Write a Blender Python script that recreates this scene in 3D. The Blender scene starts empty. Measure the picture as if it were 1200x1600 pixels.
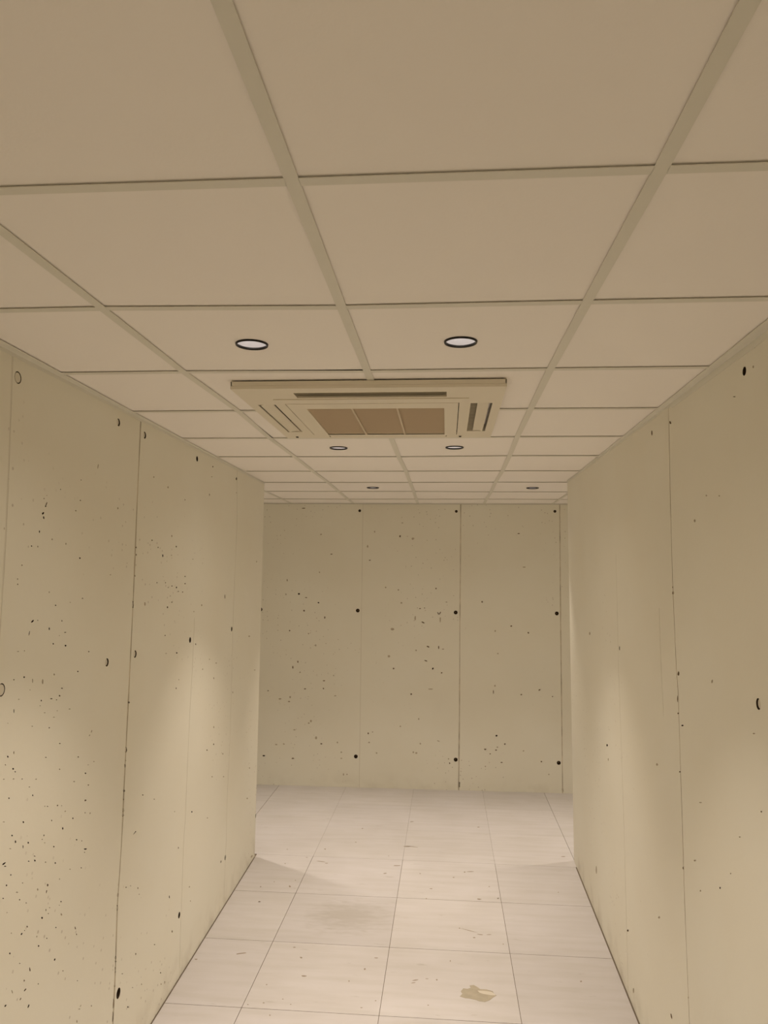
import bpy, bmesh, math, random
from mathutils import Vector, Matrix
from mathutils.geometry import delaunay_2d_cdt
random.seed(7)
SC = bpy.context.scene
COL = SC.collection

# ------------------------------------------------------------------ camera
EYE = Vector((0.0, 0.0, 1.938))                 # floor is z = 0
CR = Vector((0.9966112507, 0.0815565558, 0.0107024822))
CU = Vector((-0.0040037978, -0.0818603310, 0.9966357689))
CF = Vector((-0.0821582894, 0.9933012707, 0.0812563909))
FPX = 1184.872
cam_d = bpy.data.cameras.new('camera')
cam = bpy.data.objects.new('camera', cam_d); COL.objects.link(cam)
cam_d.sensor_fit = 'VERTICAL'; cam_d.sensor_height = 36.0; cam_d.lens = FPX / 1600 * 36.0
cam_d.clip_start = 0.02
M = Matrix.Identity(4)
for i in range(3):
    M[i][0] = CR[i]; M[i][1] = CU[i]; M[i][2] = -CF[i]; M[i][3] = EYE[i]
cam.matrix_world = M
SC.camera = cam

# ------------------------------------------------------------------ world, exposure, lamp light
w = bpy.data.worlds.new('world'); SC.world = w; w.use_nodes = True
w.node_tree.nodes['Background'].inputs[0].default_value = (0, 0, 0, 1)
w.node_tree.nodes['Background'].inputs[1].default_value = 0.0
SC.view_settings.view_transform = 'Standard'
SC.view_settings.look = 'None'
SC.view_settings.gamma = 1.0
SC.view_settings.use_curve_mapping = False
SC.view_settings.exposure = 0.47
SC.cycles.max_bounces = 12
SC.cycles.diffuse_bounces = 10
SC.cycles.glossy_bounces = 4
SPOT_W = 39.0            # watts of the bright centre of one downlight
SPOT_RGB = (1.0, 0.862, 0.735)
SPOT_DEG = 64.0
SPOT_BLEND = 1.0
FIELD_W = 25.0           # dimmer field around it, cut off by the reflector
FIELD_DEG = 76.0
WASH_W = 4.5             # wide spill of the same lamp
LAMP_EMIT = 3.4

H = 2.591                # underside of the ceiling grid
TILE = 0.6

# ------------------------------------------------------------------ materials
def mat(name, rgb, rough=0.6, metallic=0.0, emit=None, mott=0.0, mott_scale=3.0, bump=0.0, bump_scale=60.0, spec=0.3):
    m = bpy.data.materials.new(name); m.use_nodes = True
    nt = m.node_tree; b = nt.nodes['Principled BSDF']
    b.inputs['Base Color'].default_value = (*rgb, 1); b.inputs['Roughness'].default_value = rough
    b.inputs['Metallic'].default_value = metallic
    b.inputs['Specular IOR Level'].default_value = spec
    geo = nt.nodes.new('ShaderNodeNewGeometry')
    if mott > 0:
        n = nt.nodes.new('ShaderNodeTexNoise'); n.inputs['Scale'].default_value = mott_scale; n.inputs['Detail'].default_value = 6
        nt.links.new(geo.outputs['Position'], n.inputs['Vector'])
        r = nt.nodes.new('ShaderNodeValToRGB')
        r.color_ramp.elements[0].position = 0.3; r.color_ramp.elements[1].position = 0.7
        r.color_ramp.elements[0].color = (*[c * (1 - mott) for c in rgb], 1)
        r.color_ramp.elements[1].color = (*[min(1, c * (1 + mott * .6)) for c in rgb], 1)
        nt.links.new(n.outputs['Fac'], r.inputs['Fac']); nt.links.new(r.outputs['Color'], b.inputs['Base Color'])
    if bump > 0:
        n2 = nt.nodes.new('ShaderNodeTexNoise'); n2.inputs['Scale'].default_value = bump_scale; n2.inputs['Detail'].default_value = 4
        nt.links.new(geo.outputs['Position'], n2.inputs['Vector'])
        bp = nt.nodes.new('ShaderNodeBump'); bp.inputs['Strength'].default_value = bump; bp.inputs['Distance'].default_value = 0.002
        nt.links.new(n2.outputs['Fac'], bp.inputs['Height']); nt.links.new(bp.outputs['Normal'], b.inputs['Normal'])
    if emit:
        b.inputs['Emission Color'].default_value = (*emit[0], 1); b.inputs['Emission Strength'].default_value = emit[1]
    return m

WALL_RGB = (0.822, 0.807, 0.712)
def wall_material(name, speck, scuff):
    """painted board-marked concrete: soft mottling, tiny pinholes and a dirtier band near the skirting line"""
    m = bpy.data.materials.new(name); m.use_nodes = True
    nt = m.node_tree; N = nt.nodes; L = nt.links; b = N['Principled BSDF']
    b.inputs['Roughness'].default_value = 0.55; b.inputs['Specular IOR Level'].default_value = 0.25
    geo = N.new('ShaderNodeNewGeometry')
    n = N.new('ShaderNodeTexNoise'); n.inputs['Scale'].default_value = 1.6; n.inputs['Detail'].default_value = 5
    L.new(geo.outputs['Position'], n.inputs['Vector'])
    r = N.new('ShaderNodeValToRGB'); r.color_ramp.elements[0].position = 0.3; r.color_ramp.elements[1].position = 0.7
    r.color_ramp.elements[0].color = (WALL_RGB[0] * .97, WALL_RGB[1] * .955, WALL_RGB[2] * .93, 1)
    r.color_ramp.elements[1].color = (*WALL_RGB, 1)
    L.new(n.outputs['Fac'], r.inputs['Fac'])
    # pinholes: small dots inside random voronoi cells, kept only where a slow noise allows them
    v = N.new('ShaderNodeTexVoronoi'); v.inputs['Scale'].default_value = 26
    L.new(geo.outputs['Position'], v.inputs['Vector'])
    lt = N.new('ShaderNodeMath'); lt.operation = 'LESS_THAN'; lt.inputs[1].default_value = 0.13
    L.new(v.outputs['Distance'], lt.inputs[0])
    sep = N.new('ShaderNodeSeparateColor'); L.new(v.outputs['Color'], sep.inputs[0])
    pick = N.new('ShaderNodeMath'); pick.operation = 'LESS_THAN'; pick.inputs[1].default_value = speck
    L.new(sep.outputs[0], pick.inputs[0])
    n2 = N.new('ShaderNodeTexNoise'); n2.inputs['Scale'].default_value = 1.1
    L.new(geo.outputs['Position'], n2.inputs['Vector'])
    gate = N.new('ShaderNodeMapRange'); gate.inputs[1].default_value = .46; gate.inputs[2].default_value = .6
    L.new(n2.outputs['Fac'], gate.inputs[0])
    m1 = N.new('ShaderNodeMath'); m1.operation = 'MULTIPLY'; L.new(lt.outputs[0], m1.inputs[0]); L.new(pick.outputs[0], m1.inputs[1])
    m2 = N.new('ShaderNodeMath'); m2.operation = 'MULTIPLY'; L.new(m1.outputs[0], m2.inputs[0]); L.new(gate.outputs[0], m2.inputs[1])
    m3 = N.new('ShaderNodeMath'); m3.operation = 'MULTIPLY'; L.new(m2.outputs[0], m3.inputs[0]); m3.inputs[1].default_value = 0.38
    mix = N.new('ShaderNodeMix'); mix.data_type = 'RGBA'
    L.new(m3.outputs[0], mix.inputs['Factor']); L.new(r.outputs['Color'], mix.inputs['A']); mix.inputs['B'].default_value = (.22, .15, .09, 1)
    # scuffs and mop dirt just above the floor
    sx = N.new('ShaderNodeSeparateXYZ'); L.new(geo.outputs['Position'], sx.inputs[0])
    band = N.new('ShaderNodeMapRange'); band.inputs[1].default_value = 0.16; band.inputs[2].default_value = 0.0
    L.new(sx.outputs['Z'], band.inputs[0])
    n3 = N.new('ShaderNodeTexNoise'); n3.inputs['Scale'].default_value = 7; n3.inputs['Detail'].default_value = 8
    L.new(geo.outputs['Position'], n3.inputs['Vector'])
    g3 = N.new('ShaderNodeMapRange'); g3.inputs[1].default_value = .48; g3.inputs[2].default_value = .7; L.new(n3.outputs['Fac'], g3.inputs[0])
    mm = N.new('ShaderNodeMath'); mm.operation = 'MULTIPLY'; L.new(band.outputs[0], mm.inputs[0]); L.new(g3.outputs[0], mm.inputs[1])
    m4 = N.new('ShaderNodeMath'); m4.operation = 'MULTIPLY'; L.new(mm.outputs[0], m4.inputs[0]); m4.inputs[1].default_value = scuff
    mix2 = N.new('ShaderNodeMix'); mix2.data_type = 'RGBA'
    L.new(m4.outputs[0], mix2.inputs['Factor']); L.new(mix.outputs['Result'], mix2.inputs['A']); mix2.inputs['B'].default_value = (.33, .27, .19, 1)
    L.new(mix2.outputs['Result'], b.inputs['Base Color'])
    # rough roller paint
    nb = N.new('ShaderNodeTexNoise'); nb.inputs['Scale'].default_value = 55; nb.inputs['Detail'].default_value = 4
    L.new(geo.outputs['Position'], nb.inputs['Vector'])
    bp = N.new('ShaderNodeBump'); bp.inputs['Strength'].default_value = .25; bp.inputs['Distance'].default_value = .0015
    L.new(nb.outputs['Fac'], bp.inputs['Height']); L.new(bp.outputs['Normal'], b.inputs['Normal'])
    return m

def floor_material():
    m = bpy.data.materials.new('pale_cement_tile'); m.use_nodes = True
    nt = m.node_tree; N = nt.nodes; L = nt.links; b = N['Principled BSDF']
    b.inputs['Roughness'].default_value = 0.5; b.inputs['Specular IOR Level'].default_value = 0.25
    geo = N.new('ShaderNodeNewGeometry')
    att = N.new('ShaderNodeAttribute'); att.attribute_name = 'tile_tone'
    mp = N.new('ShaderNodeMapping'); mp.inputs['Scale'].default_value = (1.2, 9, 1); L.new(geo.outputs['Position'], mp.inputs['Vector'])
    n = N.new('ShaderNodeTexNoise'); n.inputs['Scale'].default_value = 2.2; n.inputs['Detail'].default_value = 7; L.new(mp.outputs[0], n.inputs['Vector'])
    n2 = N.new('ShaderNodeTexNoise'); n2.inputs['Scale'].default_value = 2.6; n2.inputs['Detail'].default_value = 3; L.new(geo.outputs['Position'], n2.inputs['Vector'])
    r = N.new('ShaderNodeValToRGB'); r.color_ramp.elements[0].position = 0.28; r.color_ramp.elements[1].position = 0.6
    r.color_ramp.elements[0].color = (.555, .53, .515, 1); r.color_ramp.elements[1].color = (.60, .575, .575, 1)
    L.new(n.outputs['Fac'], r.inputs['Fac'])
    mul = N.new('ShaderNodeMix'); mul.data_type = 'RGBA'; mul.blend_type = 'MULTIPLY'; mul.inputs['Factor'].default_value = 1
    L.new(r.outputs['Color'], mul.inputs['A']); L.new(att.outputs['Color'], mul.inputs['B'])
    r2 = N.new('ShaderNodeValToRGB'); r2.color_ramp.elements[0].position = .35; r2.color_ramp.elements[1].position = .65
    r2.color_ramp.elements[0].color = (.95, .945, .93, 1); r2.color_ramp.elements[1].color = (1.0, 1.0, 1.0, 1)
    L.new(n2.outputs['Fac'], r2.inputs['Fac'])
    mul2 = N.new('ShaderNodeMix'); mul2.data_type = 'RGBA'; mul2.blend_type = 'MULTIPLY'; mul2.inputs['Factor'].default_value = 1
    L.new(mul.outputs['Result'], mul2.inputs['A']); L.new(r2.outputs['Color'], mul2.inputs['B'])
    cur = mul2
    # thin drag marks and chips in the tile face
    mp3 = N.new('ShaderNodeMapping'); mp3.inputs['Scale'].default_value = (5, 22, 1); mp3.inputs['Rotation'].default_value = (0, 0, .05)
    L.new(geo.outputs['Position'], mp3.inputs['Vector'])
    n3 = N.new('ShaderNodeTexNoise'); n3.inputs['Scale'].default_value = 1.7; n3.inputs['Detail'].default_value = 5; L.new(mp3.outputs[0], n3.inputs['Vector'])
    g3 = N.new('ShaderNodeMapRange'); g3.inputs[1].default_value = .66; g3.inputs[2].default_value = .74; L.new(n3.outputs['Fac'], g3.inputs[0])
    k3 = N.new('ShaderNodeMath'); k3.operation = 'MULTIPLY'; L.new(g3.outputs[0], k3.inputs[0]); k3.inputs[1].default_value = .30
    mx = N.new('ShaderNodeMix'); mx.data_type = 'RGBA'; L.new(k3.outputs[0], mx.inputs['Factor']); L.new(cur.outputs['Result'], mx.inputs['A']); mx.inputs['B'].default_value = (.30, .27, .22, 1)
    cur = mx
    # worn grey smear on one tile
    def blob(cx, cy, rx, ry, rot, thr0, thr1, amount, col, nscale, namp, cur):
        ma = N.new('ShaderNodeMapping'); ma.vector_type = 'POINT'
        su = N.new('ShaderNodeVectorMath'); su.operation = 'SUBTRACT'; su.inputs[1].default_value = (cx, cy, 0); L.new(geo.outputs['Position'], su.inputs[0])
        ma.inputs['Rotation'].default_value = (0, 0, rot); ma.inputs['Scale'].default_value = (1 / rx, 1 / ry, 0)
        L.new(su.outputs[0], ma.inputs['Vector'])
        le = N.new('ShaderNodeVectorMath'); le.operation = 'LENGTH'; L.new(ma.outputs[0], le.inputs[0])
        nn = N.new('ShaderNodeTexNoise'); nn.inputs['Scale'].default_value = nscale; nn.inputs['Detail'].default_value = 6
        mq = N.new('ShaderNodeMapping'); mq.inputs['Scale'].default_value = (1, 2.4, 1); L.new(geo.outputs['Position'], mq.inputs['Vector']); L.new(mq.outputs[0], nn.inputs['Vector'])
        nm = N.new('ShaderNodeMath'); nm.operation = 'MULTIPLY_ADD'; L.new(nn.outputs['Fac'], nm.inputs[0]); nm.inputs[1].default_value = namp; L.new(le.outputs['Value'], nm.inputs[2])
        g = N.new('ShaderNodeMapRange'); g.inputs[1].default_value = thr1; g.inputs[2].default_value = thr0; L.new(nm.outputs[0], g.inputs[0])
        k = N.new('ShaderNodeMath'); k.operation = 'MULTIPLY'; L.new(g.outputs[0], k.inputs[0]); k.inputs[1].default_value = amount
        x = N.new('ShaderNodeMix'); x.data_type = 'RGBA'; L.new(k.outputs[0], x.inputs['Factor']); L.new(cur.outputs['Result'], x.inputs['A']); x.inputs['B'].default_value = (*col, 1)
        return x
    cur = blob(-.55, 4.45, .27, .24, 0, 1.05, 1.75, .40, (.34, .31, .26), 14, 1.5, cur)
    L.new(cur.outputs['Result'], b.inputs['Base Color'])
    nb = N.new('ShaderNodeTexNoise'); nb.inputs['Scale'].default_value = 40; L.new(geo.outputs['Position'], nb.inputs['Vector'])
    bp = N.new('ShaderNodeBump'); bp.inputs['Strength'].default_value = .15; bp.inputs['Distance'].default_value = .001
    L.new(nb.outputs['Fac'], bp.inputs['Height']); L.new(bp.outputs['Normal'], b.inputs['Normal'])
    return m

M_WL = wall_material('painted_concrete', .35, .35)
M_WB = wall_material('painted_concrete_pitted', .8, .15)
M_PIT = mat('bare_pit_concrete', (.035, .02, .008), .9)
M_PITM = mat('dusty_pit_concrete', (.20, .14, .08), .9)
M_PITF = mat('paint_filled_pit', (.47, .41, .31), .8)
M_SEAM = mat('dusty_shaded_joint', (.60, .545, .43), .9, mott=.30, mott_scale=11)  # joint dirt, with the groove's shade also put into the darker colour
M_SEAMF = mat('painted_joint', (.72, .69, .59), .8)
M_CEIL = mat('white_ceiling_board', (.96, .925, .885), .8, mott=.008, mott_scale=1.2, bump=.15, bump_scale=90)
M_TEE = mat('white_steel_tee', (.77, .755, .68), .45)
M_DARK = mat('dark_void', (.03, .025, .018), .9)
M_FLOOR = floor_material()
M_GROUT = mat('dark_grout', (.22, .175, .13), .95)
M_PLAST = mat('cream_plastic', (.80, .745, .62), .4)
M_PLAST2 = mat('cream_plastic_flap', (.77, .715, .59), .42)
M_FILT = mat('beige_filter_mesh', (.66, .56, .43), .8)
M_BLACK = mat('black_rim', (.012, .010, .008), .35)
M_REFL = mat('satin_reflector', (.80, .79, .82), .35, metallic=.25)
M_LED = mat('lit_led_lens', (1, 1, 1), .5, emit=((1.0, .93, .85), LAMP_EMIT))
M_PLUG = mat('painted_plug', (.68, .64, .53), .8)
M_BRASS = mat('rusty_tie_end', (.17, .10, .04), .6)
M_STAIN = mat('worn_olive_patch', (.42, .375, .29), .6, mott=.12, mott_scale=22)
M_STAIN2 = mat('pale_scrape', (.62, .57, .48), .6)

# ------------------------------------------------------------------ mesh helpers
def link(name, bm, mats, parent=None, smooth=False):
    me = bpy.data.meshes.new(name)
    bm.to_mesh(me); bm.free()
    for m in (mats if isinstance(mats, (list, tuple)) else [mats]): me.materials.append(m)
    if smooth:
        for p in me.polygons: p.use_smooth = True
    o = bpy.data.objects.new(name, me); COL.objects.link(o)
    if parent: o.parent = parent; o.matrix_parent_inverse = parent.matrix_world.inverted() if False else Matrix.Identity(4)
    return o
def struct(o): o['kind'] = 'structure'; return o
def box(bm, x0, x1, y0, y1, z0, z1, mi=0):
    v = [bm.verts.new((x, y, z)) for z in (z0, z1) for y in (y0, y1) for x in (x0, x1)]
    for f in ((0, 2, 3, 1), (4, 5, 7, 6), (0, 1, 5, 4), (2, 6, 7, 3), (0, 4, 6, 2), (1, 3, 7, 5)):
        bm.faces.new([v[i] for i in f]).material_index = mi
def prism(bm, pts, z0, z1, mi=0):
    a = [bm.verts.new((p[0], p[1], z0)) for p in pts]; b = [bm.verts.new((p[0], p[1], z1)) for p in pts]
    n = len(pts)
    bm.faces.new(a[::-1]).material_index = mi; bm.faces.new(b).material_index = mi
    for i in range(n): bm.faces.new((a[i], a[(i + 1) % n], b[(i + 1) % n], b[i])).material_index = mi
def hexa(bm, q, mi=0):
    """eight corners: four below, four above, both in the same turning order"""
    v = [bm.verts.new(p) for p in q]
    for f in ((3, 2, 1, 0), (4, 5, 6, 7), (0, 1, 5, 4), (1, 2, 6, 5), (2, 3, 7, 6), (3, 0, 4, 7)):
        bm.faces.new([v[i] for i in f]).material_index = mi
def ring_faces(bm, prof, n=40, closed=False, mi=0):
    rings = [[bm.verts.new((r * math.cos(2 * math.pi * k / n), r * math.sin(2 * math.pi * k / n), z)) for k in range(n)] for r, z in prof]
    m = len(rings)
    for i in range(m if closed else m - 1):
        a, b = rings[i], rings[(i + 1) % m]
        for k in range(n): bm.faces.new((a[k], a[(k + 1) % n], b[(k + 1) % n], b[k])).material_index = mi
    return rings
def lerp(a, b, t): return a + (b - a) * t

def ray(x, y): return CR * ((x - 600) / FPX) - CU * ((y - 800) / FPX) + CF
def on_z(x, y, z):
    d = ray(x, y); return EYE + d * ((z - EYE.z) / d.z)

# the wall faces: slightly out of plumb, so each is a function of two coordinates
def XL(y, z):
    t = z / H
    return lerp(-1.189 - .021 * y, -1.290 - .0075 * y, t)
def XR(y, z):
    t = z / H
    return lerp(.790 + .016 * y, .852 - .0035 * y, t)
def YB(x, z):
    return lerp(7.048 + .018 * x, 7.062 - .004 * x, z / H)
END_L = (5.28, 5.43)      # far end of the left wall face, at floor and ceiling
END_R = (5.441, 5.307)
NEAR = -2.6
class Face:
    def __init__(s, kind): s.kind = kind
    def pt(s, u, v, d=0.0):
        if s.kind == 'L': return Vector((XL(u, v) - d, u, v))
        if s.kind == 'R': return Vector((XR(u, v) + d, u, v))
        return Vector((u, YB(u, v) + d, v))
    def hit(s, x, y):
        d = ray(x, y); p = None
        a = {'L': -1.3, 'R': .84, 'B': 7.05}[s.kind]
        for _ in range(6):
            t = a / (d.y if s.kind == 'B' else d.x); p = EYE + d * t
            a = XL(p.y, p.z) if s.kind == 'L' else XR(p.y, p.z) if s.kind == 'R' else YB(p.x, p.z)
        return (p.x, p.z) if s.kind == 'B' else (p.y, p.z)

def plate(name, face, outer, holes, mats, thick=None):
    """the wall face as a mesh with real openings; each hole is (outline, depth, material index) and gets sides and a floor"""
    vs, fs = [], []
    def ccw(poly):
        a = sum(p[0] * q[1] - q[0] * p[1] for p, q in zip(poly, list(poly[1:]) + [poly[0]]))
        return list(poly) if a > 0 else list(poly)[::-1]
    holes = [(ccw(h[0]), h[1], h[2]) for h in holes]
    def add(poly):
        i = len(vs); vs.extend(Vector(p) for p in poly); fs.append(list(range(i, i + len(poly))))
    add(outer)
    for h in holes: add(h[0])
    V, Ed, Fc, ov, oe, of = delaunay_2d_cdt(vs, [], fs, 0, 1e-6)
    bm = bmesh.new()
    bv = [bm.verts.new(face.pt(p[0], p[1])) for p in V]
    for f, o in zip(Fc, of):
        if 0 in o and len(o) == 1:
            try: bm.faces.new([bv[i] for i in f])
            except ValueError: pass
    for poly, dep, mi in holes:
        n = len(poly)
        cx = sum(p[0] for p in poly) / n; cy = sum(p[1] for p in poly) / n
        k = .8 if n < 30 else 1.0
        a = [bm.verts.new(face.pt(p[0], p[1])) for p in poly]
        b = [bm.verts.new(face.pt(cx + (p[0] - cx) * k, cy + (p[1] - cy) * k, dep)) for p in poly]
        for i in range(n): bm.faces.new((a[i], a[(i + 1) % n], b[(i + 1) % n], b[i])).material_index = mi
        if n < 30: bm.faces.new(b).material_index = mi
        else:
            h = n // 2
            for i in range(h - 1): bm.faces.new((b[i], b[i + 1], b[n - 2 - i], b[n - 1 - i])).material_index = mi
    bmesh.ops.remove_doubles(bm, verts=bm.verts, dist=1e-5)
    bmesh.ops.recalc_face_normals(bm, faces=bm.faces)
    o = struct(link(name, bm, mats))
    return o

# pits: measured marks (x, y, length, width, angle from the vertical in degrees, tone 0 bare .. 2 painted over)
def pit_poly(face, x, y, ln, wd, ang):
    n = 7; pts = []
    ca, sa = math.cos(math.radians(ang)), math.sin(math.radians(ang))
    for k in range(n):
        t = 2 * math.pi * k / n; r = random.uniform(.8, 1.15)
        lx = math.sin(t) * wd / 2 * r; ly = math.cos(t) * ln / 2 * r
        pts.append(face.hit(x + lx * ca + ly * sa, y - lx * sa * -1 - ly * ca))
    return pts
def pits(face, org, sc, rows):
    out = []
    for x, y, ln, wd, ang, tone in rows:
        out.append((pit_poly(face, org[0] + x / sc, org[1] + y / sc, ln / sc, wd / sc, ang), (.012, .006, .002)[tone], (1, 2, 3)[tone]))
    return out
def seam(face, px, wid, depth, mi, rough=.35, zlo=0.0, zhi=H):
    """a joint between two shutter boards following measured points, cut as a shallow groove"""
    q = [face.hit(*p) for p in px]
    q.sort(key=lambda p: p[1])
    if zlo is not None:
        (u0, v0), (u1, v1) = q[0], q[1]; q.insert(0, (u0 + (u1 - u0) / (v1 - v0) * (zlo - v0), zlo + .001))
        if zhi is not None:
            (u0, v0), (u1, v1) = q[-2], q[-1]; q.append((u1 + (u1 - u0) / (v1 - v0) * (zhi - v1) * .5, zhi - .001))
    pts = []
    N_ = 24
    z0, z1 = q[0][1], q[-1][1]
    for k in range(N_ + 1):
        z = z0 + (z1 - z0) * k / N_
        for (ua, va), (ub, vb) in zip(q[:-1], q[1:]):
            if va - 1e-6 <= z <= vb + 1e-6: u = lerp(ua, ub, (z - va) / max(1e-6, vb - va)); break
        pts.append((u, z, wid * random.uniform(1 - rough, 1 + rough)))
    poly = [(u - w_ / 2, z) for u, z, w_ in pts] + [(u + w_ / 2, z) for u, z, w_ in reversed(pts)]
    return (poly, depth, mi)
def disc(face, u, v, r, n=18): return [(u + r * math.cos(2 * math.pi * k / n), v + r * math.sin(2 * math.pi * k / n)) for k in range(n)]

FL, FR, FB = Face('L'), Face('R'), Face('B')

# ------------------------------------------------------------------ left wall
P = []
P += pits(FL, (0, 700), 5.714, [
 (724,286,10,8,0,1),(541,370,10,10,0,1),(418,424,8,7,0,2),(393,452,11,9,0,1),(414,500,45,9,20,1),(407,520,14,14,0,0),(384,584,26,16,35,0),(390,622,28,13,-12,0),
 (352,746,24,9,0,0),(465,815,14,12,0,2),(588,855,20,9,0,2),(282,876,13,13,0,0),(337,880,18,11,0,2),(713,984,16,13,0,0),(196,1047,13,14,0,2),(718,468,12,12,0,1),
 (157,1170,9,10,0,1),(158,1217,11,12,0,1),(439,1288,22,10,0,2),(985,1132,8,16,0,2),(736,1342,9,14,0,1),(626,1378,7,14,0,2),(497,1405,13,12,0,0),(290,1548,34,15,45,0),
 (337,1538,8,8,0,1),(553,1544,16,9,0,0),(1052,538,20,12,0,2),(875,165,50,8,8,2),(676,560,14,14,0,2)])
P += pits(FL, (0, 980), 5.162, [
 (236,50,40,6,12,0),(397,12,22,11,0,0),(526,42,7,16,0,1),(479,68,7,8,0,2),(429,134,13,11,0,0),(529,149,16,15,25,0),(716,197,10,11,0,1),(145,196,8,20,0,2),(197,191,9,9,0,2),
 (195,403,15,13,0,0),(112,424,10,10,0,1),(437,381,16,11,0,2),(627,357,13,11,0,0),(344,437,45,13,0,2),(263,432,34,8,0,2),(242,506,5,7,0,1),(500,493,10,16,0,1),(481,553,16,12,0,1),
 (333,592,14,11,0,0),(414,577,10,18,0,1),(456,586,8,12,0,1),(151,582,7,14,0,2),(323,634,8,9,0,2),(113,676,38,7,0,0),(560,660,9,20,0,2),(461,674,8,8,0,2),(360,690,7,14,0,2),
 (433,726,7,18,0,2),(63,775,8,8,0,2),(397,812,11,11,0,1),(259,799,7,14,0,2),(739,840,26,8,15,2),(722,872,18,8,30,2),(483,938,9,14,0,1),(112,1012,24,7,5,1),(62,1044,18,11,-20,0),
 (370,1050,7,13,0,1),(631,1047,11,12,0,1),(43,1110,14,9,-30,2),(106,1143,15,15,-20,0),(123,1166,10,12,0,0),(757,1084,8,12,0,2),(711,1110,6,12,0,2),(689,1178,14,12,-30,0),(481,1146,12,12,0,2),
 (178,1224,9,9,0,1),(109,1224,9,14,0,2),(30,1226,8,14,0,2),(290,1226,10,16,0,2),(713,1273,9,13,0,1),(597,1245,8,16,0,2),(237,1289,7,14,0,1),(264,1357,14,10,0,0),(72,1379,10,12,0,0),
 (689,1396,18,14,50,1),(384,1446,8,12,0,1),(361,1445,9,9,0,2),(464,1438,12,11,0,1),(497,1440,9,9,0,2),(726,1501,15,10,20,2),(686,1497,12,10,0,2),(588,1542,12,12,0,0),(526,1485,9,14,0,2),
 (189,1572,15,13,0,0),(417,1559,14,8,0,1),(30,1571,8,16,0,2)])
P += pits(FL, (0, 1290), 5.162, [
 (506,24,22,11,0,0),(97,80,14,14,0,0),(125,129,24,11,0,0),(354,79,17,9,15,1),(340,111,9,9,0,1),(228,138,17,12,0,0),(186,171,28,7,0,0),(434,170,12,13,0,1),(360,139,6,14,0,2),
 (82,186,7,16,0,2),(618,114,12,11,0,0),(660,124,9,8,0,1),(689,189,12,24,0,0),(682,216,8,9,0,1),(278,246,8,18,20,1),(281,282,15,13,0,0),(231,288,9,15,0,0),(367,296,11,11,0,2),
 (32,307,36,13,50,0),(41,328,9,18,0,1),(87,398,13,11,0,0),(446,301,14,11,0,0),(564,352,8,14,0,2),(655,341,9,9,0,1),(52,482,16,12,15,0),(182,463,8,9,0,1),(384,480,22,12,12,1),
 (375,534,28,8,10,1),(303,516,18,12,0,2),(136,538,9,20,0,2),(25,587,10,14,0,0),(158,598,11,11,0,0),(211,624,11,8,0,1),(492,613,12,12,0,0),(478,642,7,8,0,2),(400,662,7,9,0,1),
 (371,680,19,7,5,1),(390,709,8,10,0,1),(339,745,20,12,0,0),(495,717,20,13,-15,2),(56,702,7,12,0,2),(219,815,17,11,0,1),(198,846,10,7,0,1),(174,874,22,11,30,0),(451,822,11,9,0,0),
 (91,868,10,10,0,2),(607,826,30,8,-12,1),(617,878,14,7,0,1),(377,909,9,9,0,1),(311,971,16,11,0,0),(79,1031,16,13,0,0),(441,1081,22,12,15,0),(159,1111,8,10,0,1),(297,895,18,6,15,2),
 (241,1160,36,9,-5,1),(507,1172,10,14,0,2),(196,1250,16,10,0,1),(309,1277,11,9,0,1),(624,1252,8,9,0,1),(203,1325,32,10,38,0),(165,1399,26,8,30,1),(43,1454,24,12,35,0),(230,1456,32,10,20,0),
 (650,1455,24,7,25,2),(737,1455,14,9,0,2),(640,1480,7,18,0,2),(620,1580,26,9,0,2),(98,1340,36,8,-15,2),(480,432,12,8,0,2)])
P += pits(FL, (200, 680), 5.162, [
 (684,254,13,9,0,1),(675,335,8,10,0,2),(874,352,12,11,0,1),(208,338,13,11,0,2),(322,420,18,13,0,2),(657,481,20,7,0,2),(874,464,8,7,0,2),(459,521,12,8,0,2),(194,847,12,9,0,1),
 (353,813,20,9,0,2),(243,905,12,9,0,1),(389,899,15,9,0,1),(280,972,25,9,0,0),(350,968,9,11,0,2),(523,1000,10,7,0,2),(460,1139,8,11,0,1),(460,1197,9,13,0,1),(233,1190,10,10,0,1),
 (302,1190,9,9,0,1),(354,1217,10,10,0,1),(391,1228,14,11,0,0),(325,1228,6,11,0,1),(406,1260,7,14,0,1),(440,1265,10,9,0,1),(340,1297,7,12,0,2),(354,1347,10,10,0,1),(319,1388,16,11,0,1),
 (136,1362,34,12,0,2),(781,1302,36,5,0,1),(594,1371,16,10,0,2),(1037,1020,16,7,0,2),(531,1423,10,8,0,2)])
P += pits(FL, (200, 990), 5.162, [
 (299,15,9,10,0,1),(546,86,12,7,0,1),(393,156,12,12,0,0),(307,160,7,14,0,2),(388,441,17,7,0,1),(657,208,10,7,0,2),(711,238,12,12,0,2),(602,288,12,9,0,2),(977,22,14,16,0,2),(1022,294,7,14,0,2),
 (691,360,18,8,0,2),(845,475,16,7,0,2),(691,893,14,9,0,1),(637,940,13,8,0,1),(764,970,12,10,0,2),(691,755,20,9,0,2),(980,1084,14,9,0,2),(678,1155,10,12,0,2),(770,1154,10,12,0,2),(119,1302,10,10,0,1),
 (212,1336,7,10,0,1),(515,1438,12,12,0,0),(376,1436,9,7,0,2),(961,1330,12,12,0,2),(640,1487,8,14,0,2),(62,1597,9,10,0,1),(410,372,8,7,0,2)])
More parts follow.
